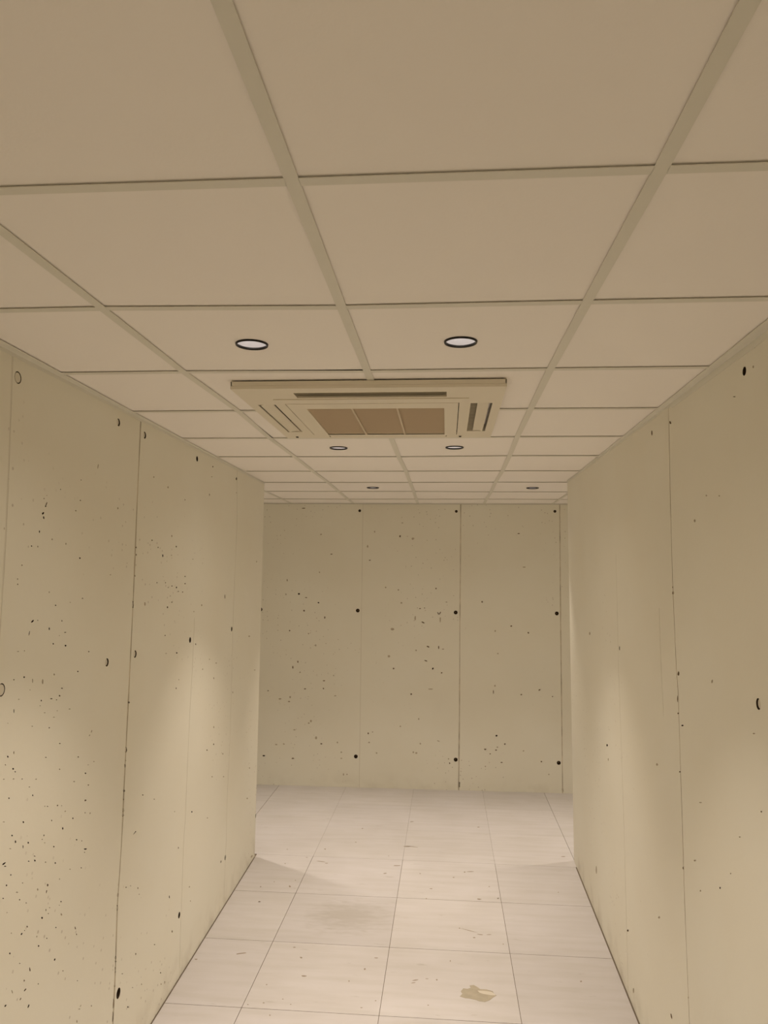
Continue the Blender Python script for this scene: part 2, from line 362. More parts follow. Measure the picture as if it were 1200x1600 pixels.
P += pits(FL, (160, 1290), 4.8, [
 (242,54,36,5,38,0),(570,167,15,5,0,1),(889,271,22,6,10,1),(178,463,9,10,0,1),(211,452,7,9,0,2),(266,469,16,7,0,1),(275,515,8,9,0,2),(502,536,26,6,0,0),(523,795,18,8,0,1),(391,893,9,9,0,1),
 (250,962,19,8,0,1),(436,1104,12,8,0,1),(150,1111,6,10,0,1),(226,1215,6,7,0,1),(191,1361,11,11,0,0),(293,1190,12,8,0,2),(467,1176,24,7,10,2),(440,1190,12,8,0,2),(660,566,8,9,0,2),(652,460,14,9,20,2),(1120,232,24,12,20,2)])
# bits of broken joint along the main seam
P += pits(FL, (0, 980), 5.162, [(1040,607,16,12,0,0),(1017,988,50,15,0,0),(1012,1075,12,10,0,1),(1007,1118,30,12,0,0),(1003,1320,18,12,0,0),(996,1390,12,9,0,1),(995,1475,30,12,0,1),(993,1518,18,14,0,0)])
P += pits(FL, (0, 1290), 5.162, [(951,560,30,10,5,1),(946,666,44,13,3,0),(932,1065,26,12,0,0),(932,1096,14,13,0,0),(929,1150,26,9,0,1),(930,1180,14,12,0,0),(926,1294,9,10,0,1),(914,1440,80,8,3,1),(910,1545,90,10,3,0)])
P += pits(FL, (200, 680), 5.162, [(42,1370,60,9,0,0),(66,905,14,8,0,1),(66,965,16,8,0,1),(56,1135,14,8,0,2)])
S = [seam(FL, [(220,655),(214,790),(208,940),(201.5,1073),(196.6,1172),(192.7,1251),(191.5,1290),(187,1362),(183,1418),(180.2,1517),(176.3,1600)], .0115, .002, 4, .3),
     seam(FL, [(14,717),(8.7,840),(4.4,910)], .008, .0008, 5, .2),
     seam(FL, [(303,990),(299.8,1058),(296.9,1106),(293,1193),(289,1290),(287,1311),(285,1373),(281.9,1457),(280.4,1511)], .005, .001, 5, .3, 0.0, 1.7),
     seam(FL, [(370.5,755),(370.5,816),(364.7,951),(359.8,1149),(355,1242),(353.8,1300),(350.6,1384)], .006, .001, 5, .3)]
ZT, ZM, ZB = 2.525, 1.592, .256
def cdt_clip(face, holes, umax):
    res = []
    for h in holes:
        ok = True
        for u, v in h[0]:
            lim = lerp(umax[0], umax[1], v / H) - .004
            if not (u < lim and .0005 < v < H - .0005 and u > NEAR + .01): ok = False
        if ok: res.append(h)
    return res
def ties(face, rows): return [(*face.hit(x, y), k) for x, y, k in rows]
def tie_holes(face, lst):
    out = []
    for u, v, k in lst:
        r = {'ring': .019, 'cres': .0155, 'dark': .0145, 'fill': .010, 'big': .019, 'cup': .0175, 'small': .013, 'edge': .013}[k]
        out.append((disc(face, u, v, r), .022, 1))
    return out
def tie_parts(face, lst, parent):
    """what sits in each opening: a painted mortar plug, a crescent-shaped plug, or the rusty end of the tie rod"""
    for u, v, k in lst:
        bm = bmesh.new()
        if k == 'ring': r, d, m, du, dv = .0158, .0006, M_PLUG, 0, 0
        elif k == 'cres': r, d, m, du, dv = .0125, .003, M_PLUG, -.002, .001
        elif k == 'fill': r, d, m, du, dv = .0075, .003, M_PLUG, 0, 0
        elif k == 'cup': r, d, m, du, dv = .0055, .016, M_BRASS, 0, 0
        else: r, d, m, du, dv = .004, .019, M_BRASS, 0, 0
        n = 18
        a = [bm.verts.new(face.pt(u + du + r * math.cos(2 * math.pi * i / n), v + dv + r * math.sin(2 * math.pi * i / n), d)) for i in range(n)]
        b = [bm.verts.new(face.pt(u + du + r * math.cos(2 * math.pi * i / n), v + dv + r * math.sin(2 * math.pi * i / n), .0215)) for i in range(n)]
        bm.faces.new(a); bm.faces.new(b[::-1])
        for i in range(n): bm.faces.new((a[i], a[(i + 1) % n], b[(i + 1) % n], b[i]))
        bmesh.ops.recalc_face_normals(bm, faces=bm.faces)
        o = link('mortar_plug' if m is M_PLUG else 'tie_rod_end', bm, m, parent)
WMATS = [M_WL, M_PIT, M_PITM, M_PITF, M_SEAM, M_SEAMF]
TL = ties(FL, [(28,590,'ring'),(185,660,'cres'),(226,680,'cres'),(308,717,'dark'),(369.5,748,'fill'),(2,1078,'ring'),(167,1035,'cres'),(211,1022,'cres'),
               (297,1000,'dark'),(362,983,'dark'),(185,1552,'big'),(280,1430,'dark'),(352,1340,'dark'),(399.5,1275,'edge')])
wl = plate('wall_left', FL, [(NEAR, 0), (END_L[0], 0), (END_L[1], H), (NEAR, H)], cdt_clip(FL, S + P, END_L) + tie_holes(FL, TL), WMATS)
tie_parts(FL, TL, wl)

# ------------------------------------------------------------------ right wall
P = pits(FR, (860, 500), 2.909, [(836,349,4,12,0,1),(709,798,8,7,0,2),(768,799,6,8,0,2),(545,466,14,8,-30,1),(461,514,26,6,0,1),(461,440,14,6,0,1),(922,213,12,8,0,2),(656,913,14,9,0,2),(558,1240,16,9,0,1),(556,1215,8,7,0,1),(179,1425,16,7,0,2)])
P += pits(FR, (860, 1050), 2.909, [(258,333,11,7,0,0),(263,398,14,5,0,2),(600,243,8,11,0,0),(588,454,7,7,0,1),(682,593,6,14,0,2),(959,635,7,8,0,1),(735,43,16,8,10,2),(771,982,10,6,0,0),(657,857,8,11,0,2),
 (604,891,14,7,0,1),(819,916,7,7,0,2),(352,1175,12,8,0,1),(494,1116,12,9,0,2),(861,750,6,9,0,2),(925,280,7,12,0,2),(119,882,24,7,-15,1),(148,952,16,6,0,1),(550,1565,30,5,-12,1),(485,420,12,9,0,2),
 (378,1448,26,8,0,2),(627,1480,9,6,0,2),(682,995,9,7,0,2),(209,900,40,6,0,2),(582,8,22,9,0,1),(578,120,34,4,0,1),(580,188,8,7,0,1)])
S = [seam(FR, [(1044.5,632),(1046,700),(1047.3,779),(1051,914),(1054,982),(1056.5,1040),(1059.4,1071),(1062.8,1187.5),(1066.3,1291),(1069.7,1411),(1075.9,1566)], .005, .0025, 4, .35),
     seam(FR, [(962,856),(964,930),(966.6,1050),(975,1290.6),(978.6,1428),(980.3,1497)], .004, .0015, 5, .3, 0.0, 2.05),
     seam(FR, [(1030,950),(1031.5,1000),(1034,1060),(1037,1120)], .004, .0012, 5, .3, None, None)]
TRT = ties(FR, [(1163,580,'small'),(1185,1100,'cres'),(968,1013,'fill')])
wr = plate('wall_right', FR, [(NEAR, 0), (END_R[0], 0), (END_R[1], H), (NEAR, H)], cdt_clip(FR, S + P, END_R) + tie_holes(FR, TRT), WMATS)
tie_parts(FR, TRT, wr)

# ------------------------------------------------------------------ back wall
P = pits(FB, (400, 760), 2.4, [
 (178,82,4,14,0,1),(445,170,8,5,0,2),(549,137,4,8,0,2),(540,187,9,7,0,1),(588,196,10,10,0,2),(418,225,10,6,0,2),(283,254,4,9,0,1),(427,277,4,7,0,1),(117,352,10,4,0,1),(161,403,8,8,0,0),(188,417,4,8,0,1),
 (234,436,6,8,0,0),(180,466,7,7,0,1),(258,492,9,5,0,1),(112,405,7,5,0,2),(126,541,6,6,0,1),(197,552,6,5,0,2),(486,379,7,7,0,2),(534,388,6,7,0,2),(675,383,7,5,0,1),(848,433,7,6,0,1),(714,434,4,8,0,2),
 (615,458,4,8,0,1),(632,456,4,4,0,1),(683,476,13,4,-30,1),(690,475,12,4,30,1),(626,510,5,14,20,1),(597,494,16,6,0,2),(691,500,22,5,0,2),(512,535,10,14,0,2),(957,524,6,8,0,1),(1021,549,7,7,0,1),(897,542,8,6,0,2),
 (685,604,14,4,0,1),(645,601,5,12,30,1),(702,610,4,9,0,2),(600,615,6,6,0,2),(498,637,10,10,0,2),(637,654,4,14,15,1),(663,683,9,6,20,0),(696,699,6,6,0,1),(138,678,12,5,0,1),(157,658,9,5,0,1),(165,697,6,6,0,2),
 (224,596,8,6,0,2),(516,683,7,7,0,1),(291,709,5,5,0,2),(255,729,4,9,0,1),(184,759,4,9,0,1),(253,758,6,5,0,1),(45,766,4,7,0,1),(582,779,7,7,0,1),(297,785,4,9,0,2),(890,770,15,4,0,1),(896,748,8,6,0,2),(995,781,5,7,0,1),
 (1063,763,5,10,-30,1),(1112,788,5,5,0,1),(128,790,9,7,0,2),(90,797,6,10,0,2),(124,807,6,9,0,2),(206,880,9,8,0,2),(198,888,7,7,0,2),(144,913,5,10,0,2),(225,943,12,9,0,2),(245,965,5,8,0,1),(421,926,7,6,0,1),
 (437,921,5,5,0,2),(305,960,8,6,0,2),(902,935,7,7,0,0),(859,986,6,9,0,1),(900,989,5,7,0,1),(878,1003,5,5,0,1),(905,978,4,6,0,1),(933,966,6,7,0,1),(921,1035,4,9,0,1),(1070,1032,6,6,0,1),(1003,992,5,6,0,2),
 (29,1010,6,10,0,0),(138,1020,5,11,0,1),(76,968,6,9,0,2),(104,966,5,8,0,2),(424,960,6,7,0,2),(601,1000,7,9,0,2),(590,997,7,6,0,2),(684,955,4,12,20,2),(616,965,7,6,0,2),(726,1038,6,5,0,1),(722,1022,5,5,0,2),
 (328,1080,9,5,0,2),(320,997,5,8,0,2),(320,1020,5,8,0,2),(341,1080,5,5,0,2),(1098,1080,5,6,0,2),(545,437,7,8,0,2),(238,322,6,5,0,2),(244,180,5,8,0,2),(907,627,6,7,0,2),(655,760,4,20,0,2),(1005,303,4,12,0,2),(985,177,4,10,0,1),
 (541,900,6,6,0,2),(610,872,8,5,0,2),(452,1000,6,6,0,2),(860,1050,5,5,0,2)])
S = [seam(FB, [(566.5,840),(565,950),(563.5,1060),(562,1180)], .007, .0010, 5, .3),
     seam(FB, [(719.5,860),(718.5,980),(718,1100),(717,1200)], .009, .0020, 4, .3),
     seam(FB, [(717.7,1222),(717.5,1230)], .012, .006, 1, .3, None, None),
     seam(FB, [(875,850),(876,980),(877.5,1100),(878.8,1210)], .009, .0020, 4, .3),
     seam(FB, [(879,1232),(879.3,1237)], .012, .006, 1, .3, None, None)]
TB = ties(FB, [(562,798,'small'),(713,799,'small'),(867,799,'small'),(559,954,'cup'),(712,957,'cup'),(870,958.5,'cup'),(556,1182,'cup'),(712,1187,'cup'),(873,1192,'cup')])
TB += [(1.93, ZM, 'cup'), (1.935, ZB, 'cup'), (-1.735, ZM, 'cup')]
def clipB(holes): return [h for h in holes if all(abs(u) < 3.1 and .0005 < v < H - .0005 for u, v in h[0])]
wb = plate('wall_back', FB, [(-3.8, 0), (3.8, 0), (3.8, H), (-3.8, H)], clipB(S + P) + tie_holes(FB, TB), [M_WB] + WMATS[1:])
tie_parts(FB, TB, wb)

# returns of the two corridor walls, side and rear walls: they close the place where the photograph does not look
def quad_wall(name, pts):
    bm = bmesh.new(); bm.faces.new([bm.verts.new(p) for p in pts]); return struct(link(name, bm, M_WL))
quad_wall('wall_front_left', [(XL(END_L[0], 0), END_L[0], 0), (-3.8, 5.33, 0), (-3.8, 5.36, H), (XL(END_L[1], H), END_L[1], H)])
quad_wall('wall_front_right', [(XR(END_R[0], 0), END_R[0], 0), (3.8, 5.40, 0), (3.8, 5.36, H), (XR(END_R[1], H), END_R[1], H)])
quad_wall('wall_side_left', [(-3.8, 5.3, 0), (-3.8, 7.2, 0), (-3.8, 7.2, H), (-3.8, 5.3, H)])
quad_wall('wall_side_right', [(3.8, 5.3, 0), (3.8, 7.2, 0), (3.8, 7.2, H), (3.8, 5.3, H)])
quad_wall('wall_near', [(-1.35, NEAR, 0), (1.0, NEAR, 0), (1.0, NEAR, H), (-1.35, NEAR, H)])

# ------------------------------------------------------------------ floor
bm = bmesh.new()
tone = bm.loops.layers.float_color.new('tile_tone')
FXS = [-1.515 - .61 * 4, -1.515 - .61 * 3, -1.515 - .61 * 2, -2.125, -1.515, -.903, -.287, .334, .880, 1.49, 2.10, 2.71, 3.32, 3.93]
FYS = [-3.8 + 0.0] + [3.494 - .6115 * k for k in range(9, 0, -1)] + [3.494, 4.110, 4.720, 5.325, 5.93, 6.54, 7.2]
tones = {(5, 4.11): .955, (6, 4.11): 1.02, (7, 4.11): .97, (4, 4.11): .98, (5, 3.494): 1.015, (6, 3.494): 1.02, (7, 3.494): .97, (4, 3.494): .99}
def clip_tile(x0, x1, y0, y1):
    """tile outline trimmed to the corridor or the room, a dark gap of a few millimetres left at the walls"""
    if y0 >= 5.3: return [(x0, y0), (x1, y0), (x1, y1), (x0, y1)]
    def lx(y): return XL(y, 0) + .006
    def rx(y): return XR(y, 0) - .007
    if x1 <= lx(y0) or x0 >= rx(y1): return None
    a = [(max(x0, lx(y0)), y0), (min(x1, rx(y0)), y0), (min(x1, rx(y1)), y1), (max(x0, lx(y1)), y1)]
    if a[1][0] - a[0][0] < .02: return None
    return a
for i in range(len(FXS) - 1):
    for j in range(len(FYS) - 1):
        y0, y1 = FYS[j], FYS[j + 1]
        x0, x1 = FXS[i], FXS[i + 1]
        g = .0012
        gx = g if y0 < 5.3 or abs(x0 + 1.515) < .01 or abs(x0 - .88) < .01 else .0005
        gx1 = g if y0 < 5.3 or abs(x1 + 1.515) < .01 or abs(x1 - .88) < .01 else .0005
        gy = g if y0 < 5.3 else .0003; gy1 = g if y1 < 5.5 else .0003
        p = clip_tile(x0 + gx, x1 - gx1, y0 + gy, y1 - gy1)
        if not p: continue
        t = tones.get((i, y0), random.uniform(.975, 1.02))
        tb = t * random.uniform(.985, 1.0)
        v = [bm.verts.new((q[0], q[1], 0.0)) for q in p]; vb = [bm.verts.new((q[0], q[1], -.006)) for q in p]
        f = bm.faces.new(v)
        for lp in f.loops: lp[tone] = (t, t, tb, 1)
        for k in range(4):
            s = bm.faces.new((v[(k + 1) % 4], v[k], vb[k], vb[(k + 1) % 4])); s.material_index = 1
# room-side strip in front of the corridor mouth is covered by the rows above; bed below everything
f = bm.faces.new([bm.verts.new(p) for p in ((-4, -3.3, -.004), (4, -3.3, -.004), (4, 7.3, -.004), (-4, 7.3, -.004))]); f.material_index = 1
floor = struct(link('floor', bm, [M_FLOOR, M_GROUT]))
# worn patch and scrape in the tile face (part of the floor)
def flat_patch(name, px, z, m):
    bm = bmesh.new(); q = [on_z(x, y, 0) for x, y in px]
    a = [bm.verts.new((p.x, p.y, z)) for p in q]; b = [bm.verts.new((p.x, p.y, 0.0)) for p in q]
    bm.faces.new(a)
    for i in range(len(a)): bm.faces.new((a[i], b[i], b[(i + 1) % len(a)], a[(i + 1) % len(a)]))
    bmesh.ops.recalc_face_normals(bm, faces=bm.faces)
    return link(name, bm, m, floor)
S5 = lambda L_: [(640 + x / 5, 1480 + y / 5) for x, y in L_]
flat_patch('worn_patch', S5([(392,385),(412,365),(400,345),(420,322),(452,326),(478,318),(468,300),(500,296),(530,312),(552,328),(600,330),(650,345),(660,365),(680,378),(655,392),(625,415),(590,428),(548,424),(515,412),(470,402),(430,398)]), .0006, M_STAIN)
flat_patch('paint_scrape', S5([(530,340),(575,342),(640,350),(664,366),(672,378),(630,376),(575,366),(548,358)]), .0010, M_STAIN2)
# chips in the tiles: little dark flecks sunk in the glaze
bm = bmesh.new()
chips = [((380,1220),4.615,[(318,494,7,14,0),(302,597,8,14,0),(590,493,9,16,0),(1048,542,6,10,0),(1022,668,8,34,-8),(860,344,7,16,0),(812,443,6,18,0),(126,764,11,16,0),(224,728,8,8,0),(336,762,16,18,0),(1110,612,7,60,0),(560,582,5,70,8),(600,595,6,24,0),(458,553,5,20,0),(1180,474,7,60,0),(115,873,8,14,0),(376,718,8,12,0)]),
         ((630,1220),4.0,[(55,256,6,32,-6),(60,412,4,100,8),(470,290,6,18,0),(315,604,7,14,0),(175,675,7,24,0),(420,568,5,60,0),(592,736,9,10,0),(145,736,7,9,0),(384,571,9,12,0),(970,697,8,8,0),(106,580,7,12,0),(1000,474,5,34,0),(538,662,8,10,0)]),
         ((230,1390),3.077,[(450,307,8,70,-8),(740,327,9,16,0),(755,416,9,36,0),(1046,382,12,10,0),(574,457,6,10,0),(560,545,6,14,0),(652,527,6,9,0),(708,278,6,16,0),(484,553,6,10,0),(690,552,6,8,0),(590,604,8,9,0),(1100,329,5,22,0),(970,440,10,6,0),(540,58,8,14,0),(235,335,6,20,0),(1098,535,6,12,0),(1030,568,5,16,0)]),
         ((600,1390),2.927,[(392,188,3,100,14),(345,177,6,9,0),(440,206,4,34,6),(412,220,6,16,0),(545,250,7,6,0),(303,327,9,6,0),(143,414,6,34,-10),(132,427,4,28,-8),(198,408,4,20,0),(242,413,8,10,0),(202,529,7,10,0),(901,420,8,10,0),(522,40,8,8,0),(480,206,4,28,0),(435,44,7,26,0)])]
for org, s_, L_ in chips:
    for x, y, hh, ww, ang in L_:
        n = 8; c, s2 = math.cos(math.radians(ang)), math.sin(math.radians(ang)); pts = []
        for k in range(n):
            t = 2 * math.pi * k / n; r = random.uniform(.55, 1.0)
            lx, ly = ww / 2 * r * math.cos(t), hh / 2 * r * math.sin(t)
            p = on_z(org[0] + (x + lx * c - ly * s2) / s_, org[1] + (y + lx * s2 + ly * c) / s_, 0)
            pts.append(bm.verts.new((p.x, p.y, .0004)))
        try: bm.faces.new(pts)
        except ValueError: pass
bmesh.ops.recalc_face_normals(bm, faces=bm.faces)
for f in bm.faces:
    if f.normal.z < 0: f.normal_flip()
ch = link('tile_chip', bm, mat('chip_dust', (.30, .25, .185), .9), floor); ch['kind'] = 'stuff'

# ------------------------------------------------------------------ suspended ceiling
X0, Y0 = -.2613, 1.2018
meas = {(0,0):(457,285),(1,0):(1032,266),(-1,1):(160,483),(0,1):(534,481),(1,1):(917,473),(-1,2):(287,582),(0,2):(574,581),(1,2):(860,577.5),
 (-1,3):(372.5,643),(1,3):(829,640),(-1,4):(422,685.5),(1,4):(808,683.5),(-1,5):(461,714.5),(0,5):(623,714.5),(1,5):(796,713),
 (-1,6):(489.5,737),(0,6):(634.5,737),(1,6):(785,736.5),(-1,7):(513,754.5),(0,7):(641,754.5),(1,7):(774,754),(-1,8):(529.5,768.5),(0,8):(646.5,768.5),(1,8):(767.5,769),
 (-1,9):(544,780.5),(0,9):(650.3,780.5),(1,9):(760,780.5)}
dx = {k: [0, 0] for k in (-1, 0, 1)}
node = {}
K0, K1, J0, J1 = -7, 8, -7, 10
rowfix = {}
for (k, j), (x, y) in meas.items():
    p = on_z(x, y, H); node[(k, j)] = (p.x, p.y)
def reg(k, j):
    y = Y0 + TILE * j; xx = X0 + TILE * k
    ms = [(kk, node[(kk, jj)]) for (kk, jj) in meas if jj == j]
    if ms:
        n_ = min(ms, key=lambda a: abs(a[0] - k)); y = n_[1][1]; y = lerp(Y0 + TILE * j, y, .8)
    ms = [(jj, node[(kk, jj)]) for (kk, jj) in meas if kk == k]
    if ms:
        n_ = min(ms, key=lambda a: abs(a[0] - j)); xx = n_[1][0]
    elif k in (2, -2):
        xx = X0 + TILE * k + (.03 if k == 2 else 0)
    return (xx, y)
for k in range(K0, K1 + 1):
    for j in range(J0, J1 + 1):
        if (k, j) not in node: node[(k, j)] = reg(k, j)
TW = .0125                                     # half width of a tee
def inside(x, y): 
    return (-1.33 < x < .86) if y < 5.37 else True
UX0, UX1, UY0, UY1 = -.70, .158, 2.55, 3.41     # opening for the air conditioner
bm = bmesh.new()
PZ = H + .0042
down_spots = [(-.562, 2.104), (.038, 2.108), (-.566, 3.908), (.040, 3.902), (-.562, 5.74), (.644, 5.74), (-1.762, 5.70), (1.84, 5.70), (-.562, -1.5), (.038, -1.5)]  # last pair is added out of view to brighten the near ceiling
def panel(quad, holes):
    """a ceiling board with round cut-outs"""
    vs = [Vector(q) for q in quad]; fs = [list(range(len(quad)))]
    for cx, cy in holes:
        i = len(vs); vs += [Vector((cx + .0455 * math.cos(2 * math.pi * k / 32), cy + .0455 * math.sin(2 * math.pi * k / 32))) for k in range(32)]
        fs.append(list(range(i, i + 32)))
    V, _, F_, _, _, of = delaunay_2d_cdt(vs, [], fs, 0, 1e-6)
    for z, flip in ((PZ, True), (PZ + .014, False)):
        bv = [bm.verts.new((p[0], p[1], z)) for p in V]
        for f, o in zip(F_, of):
            if o == [0]: bm.faces.new([bv[i] for i in (f[::-1] if flip else f)])
    for loop in fs:
        n = len(loop)
        a = [bm.verts.new((vs[i][0], vs[i][1], PZ)) for i in loop]; b = [bm.verts.new((vs[i][0], vs[i][1], PZ + .014)) for i in loop]
        for i in range(n): bm.faces.new((a[i], b[i], b[(i + 1) % n], a[(i + 1) % n]))
g = .002
for k in range(K0, K1):
    for j in range(J0, J1):
        c = [node[(k, j)], node[(k + 1, j)], node[(k + 1, j + 1)], node[(k, j + 1)]]
        ys = [p[1] for p in c]; xs = [p[0] for p in c]
        if max(ys) < 5.2 and (max(xs) < -1.32 or min(xs) > .85): continue
        if max(xs) < -3.85 or min(xs) > 3.85: continue
        q = [(c[0][0] + g, c[0][1] + g), (c[1][0] - g, c[1][1] + g), (c[2][0] - g, c[2][1] - g), (c[3][0] + g, c[3][1] - g)]
        q = [(x, min(y, 7.09)) for x, y in q]
        if k in (-1, 0) and j in (2, 3):
            # board cut round the air conditioner
            ax, bx = q[0][0], q[1][0]; ay, by = q[0][1], q[3][1]
            if j == 2: panel([(ax, ay), (bx, ay), (bx, UY0), (ax, UY0)], []); yy = (UY0, by)
            else: panel([(ax, UY1), (bx, UY1), (bx, by), (ax, by)], []); yy = (ay, UY1)
            if k == -1: panel([(ax, yy[0]), (UX0, yy[0]), (UX0, yy[1]), (ax, yy[1])], [])
            else: panel([(UX1, yy[0]), (bx, yy[0]), (bx, yy[1]), (UX1, yy[1])], [])
            continue
        hs = [s for s in down_spots if q[0][0] + .06 < s[0] < q[1][0] - .06 and q[0][1] + .06 < s[1] < q[3][1] - .06]
        panel(q, hs)
ceiling = struct(link('ceiling', bm, M_CEIL))

# exposed tees: flange below the boards and the web standing between them
def tee_run(bm, pts, along, t0=0, t1=0):
    for a, b in zip(pts[:-1], pts[1:]):
        n = (0, 1) if along == 'x' else (1, 0)
        w_ = TW
        A = (a[0] + t0 * (1 if along == 'x' else 0), a[1]); B = (b[0] - t1 * (1 if along == 'x' else 0), b[1])
        for hw, z0, z1 in ((w_, H, H + .0014), (.0008, H + .0014, H + .03)):
            hexa(bm, [(A[0] - n[0] * hw, A[1] - n[1] * hw, z0), (A[0] + n[0] * hw, A[1] + n[1] * hw, z0), (B[0] + n[0] * hw, B[1] + n[1] * hw, z0), (B[0] - n[0] * hw, B[1] - n[1] * hw, z0),
                      (A[0] - n[0] * hw, A[1] - n[1] * hw, z1), (A[0] + n[0] * hw, A[1] + n[1] * hw, z1), (B[0] + n[0] * hw, B[1] + n[1] * hw, z1), (B[0] - n[0] * hw, B[1] - n[1] * hw, z1)])
def node_xy(k, j): return node[(k, j)]
bm = bmesh.new()
for k in range(K0, K1 + 1):                       # main runners
    pts = [node_xy(k, j) for j in range(J0, J1 + 1)]
    x_ = X0 + TILE * k
    if not (-3.85 < x_ < 3.85): continue
    if not (-1.3 < x_ < .83): pts = [p for p in pts if p[1] > 5.3]; pts = [(pts[0][0], 5.40)] + pts
    pts = [(x, min(y, 7.058)) for x, y in pts]
    if k == 0:
        a = [p for p in pts if p[1] < 2.5] + [(lerp(node[(0,2)][0], node[(0,3)][0], .25), 2.56)]
        b = [(lerp(node[(0,3)][0], node[(0,4)][0], .7), 3.40)] + [p for p in pts if p[1] > 3.45]
        tee_run(bm, a, 'y'); tee_run(bm, b, 'y')
    else: tee_run(bm, pts, 'y')
main = link('main_runner', bm, M_TEE, ceiling)
bm = bmesh.new()
for j in range(J0, J1 + 1):
    if Y0 + TILE * j > 7.05: continue
    for k in range(K0, K1):
        a, b = node_xy(k, j), node_xy(k + 1, j)
        if a[1] < 5.35:
            if b[0] < -1.30 or a[0] > .83: continue
            if a[0] < -1.31: t = (-1.31 - a[0]) / (b[0] - a[0]); a = (-1.31, lerp(a[1], b[1], t))
            if b[0] > .845: t = (.845 - a[0]) / (b[0] - a[0]); b = (.845, lerp(a[1], b[1], t))
        if j == 3 and k == -1: b = (UX0, lerp(a[1], b[1], .3)); tee_run(bm, [a, b], 'x', TW - .0005, 0); continue
        if j == 3 and k == 0: a = (UX1, lerp(a[1], b[1], .7)); tee_run(bm, [a, b], 'x', 0, TW - .0005); continue
        tee_run(bm, [a, b], 'x', TW - .0005, TW - .0005)
cross = link('cross_tee', bm, M_TEE, ceiling)
# dark space above the boards, closed by the concrete slab
bm = bmesh.new(); box(bm, -4, 4, -3.4, 7.4, H + .42, H + .45)
struct(link('ceiling_slab', bm, M_DARK))

# wall angle along both corridor walls and the room walls
def wall_angle(name, face, ys, wfun, side, bulge=None):
    bm = bmesh.new()
    for a, b in zip(ys[:-1], ys[1:]):
        q = []
        for z in (H - .0006, H + .0012):
            for y, wd in ((a, wfun(a)), (b, wfun(b))):
                xw = face(y, H)
                q.append((y, xw, xw + side * wd, z))
        (ya, xa, ia, z0), (yb, xb, ib, _), (_, _, _, z1), _ = q
        hexa(bm, [(xa, ya, z0), (ia, ya, z0), (ib, yb, z0), (xb, yb, z0), (xa, ya, z1), (ia, ya, z1), (ib, yb, z1), (xb, yb, z1)])
        # leg against the wall
        dr = (bulge(a) if bulge else .0, bulge(b) if bulge else .0)
        s = side * .0016
        hexa(bm, [(xa - side * .001, ya, z0 - .010 - dr[0]), (xa + s, ya, z0 - .010 - dr[0]), (xb + s, yb, z0 - .010 - dr[1]), (xb - side * .001, yb, z0 - .010 - dr[1]),
                  (xa - side * .001, ya, z0), (xa + s, ya, z0), (xb + s, yb, z0), (xb - side * .001, yb, z0)])
    bmesh.ops.recalc_face_normals(bm, faces=bm.faces)
    return struct(link(name, bm, M_TEE))
ysl = [-2.6, 0, 1, 1.6, 2.0, 2.3, 2.6, 3.0, 3.4, 4.0, 4.6, 5.2, 5.42]
wall_angle('trim_1', XL, ysl, lambda y: max(.010, min(.036, .040 - .0085 * (y - 1.5))), 1)
def bul(y): return .010 if y < 2.89 else 0
wall_angle('trim_2', XR, [-2.6, 0, 1, 1.6, 2.0, 2.2, 2.45, 2.7, 2.88, 2.9, 3.1, 3.4, 4.0, 4.6, 5.2, 5.30], lambda y: max(.006, min(.036, .036 - .011 * (y - 2.0))), -1, bul)
bm = bmesh.new(); hexa(bm, [(-3.8, 7.05, H - .002), (3.8, 7.02, H - .002), (3.8, 7.08, H - .002), (-3.8, 7.09, H - .002), (-3.8, 7.05, H + .001), (3.8, 7.02, H + .001), (3.8, 7.08, H + .001), (-3.8, 7.09, H + .001)])
struct(link('trim_3', bm, M_TEE))

# ------------------------------------------------------------------ downlights
def tag(o, label, cat, group=None):
    o['label'] = label; o['category'] = cat
    if group: o['group'] = group
def make_downlight():
    root = bpy.data.objects.new('recessed_downlight', None); COL.objects.link(root)
    root.empty_display_size = .05
    bm = bmesh.new()
    ring_faces(bm, [(.0420, .006), (.0415, -.0020), (.0435, -.0040), (.0462, -.0038), (.0474, .0012), (.0450, .006)], 48, closed=True)
    bmesh.ops.recalc_face_normals(bm, faces=bm.faces)
    rim = link('trim_ring', bm, M_BLACK, root, True)
    bm = bmesh.new()
    ring_faces(bm, [(.0422, .001), (.0405, .012), (.0365, .028), (.0300, .044), (.0245, .052)], 48)
    ring_faces(bm, [(.0445, .004), (.0445, .060), (.0001, .060)], 48)
    bmesh.ops.recalc_face_normals(bm, faces=bm.faces)
    refl = link('reflector', bm, M_REFL, root, True)
    bm = bmesh.new(); ring_faces(bm, [(.0245, .0515), (.014, .050), (.0002, .0495)], 32)
    led = link('lamp_lens', bm, M_LED, root, True)
    sp = bpy.data.lights.new('beam', 'SPOT'); sp.energy = SPOT_W; sp.color = SPOT_RGB
    sp.spot_size = math.radians(SPOT_DEG); sp.spot_blend = SPOT_BLEND; sp.shadow_soft_size = .022
    so = bpy.data.objects.new('beam', sp); COL.objects.link(so); so.parent = root; so.location = (0, 0, -.004)
    fs = bpy.data.lights.new('field', 'SPOT'); fs.energy = FIELD_W; fs.color = SPOT_RGB
    fs.spot_size = math.radians(FIELD_DEG); fs.spot_blend = .5; fs.shadow_soft_size = .022
    fo = bpy.data.objects.new('field', fs); COL.objects.link(fo); fo.parent = root; fo.location = (0, 0, -.004)
    ws = bpy.data.lights.new('spill', 'SPOT'); ws.energy = WASH_W; ws.color = SPOT_RGB
    ws.spot_size = math.radians(150); ws.spot_blend = 1.0; ws.shadow_soft_size = .03
    wo = bpy.data.objects.new('spill', ws); COL.objects.link(wo); wo.parent = root; wo.location = (0, 0, -.006)
    return root
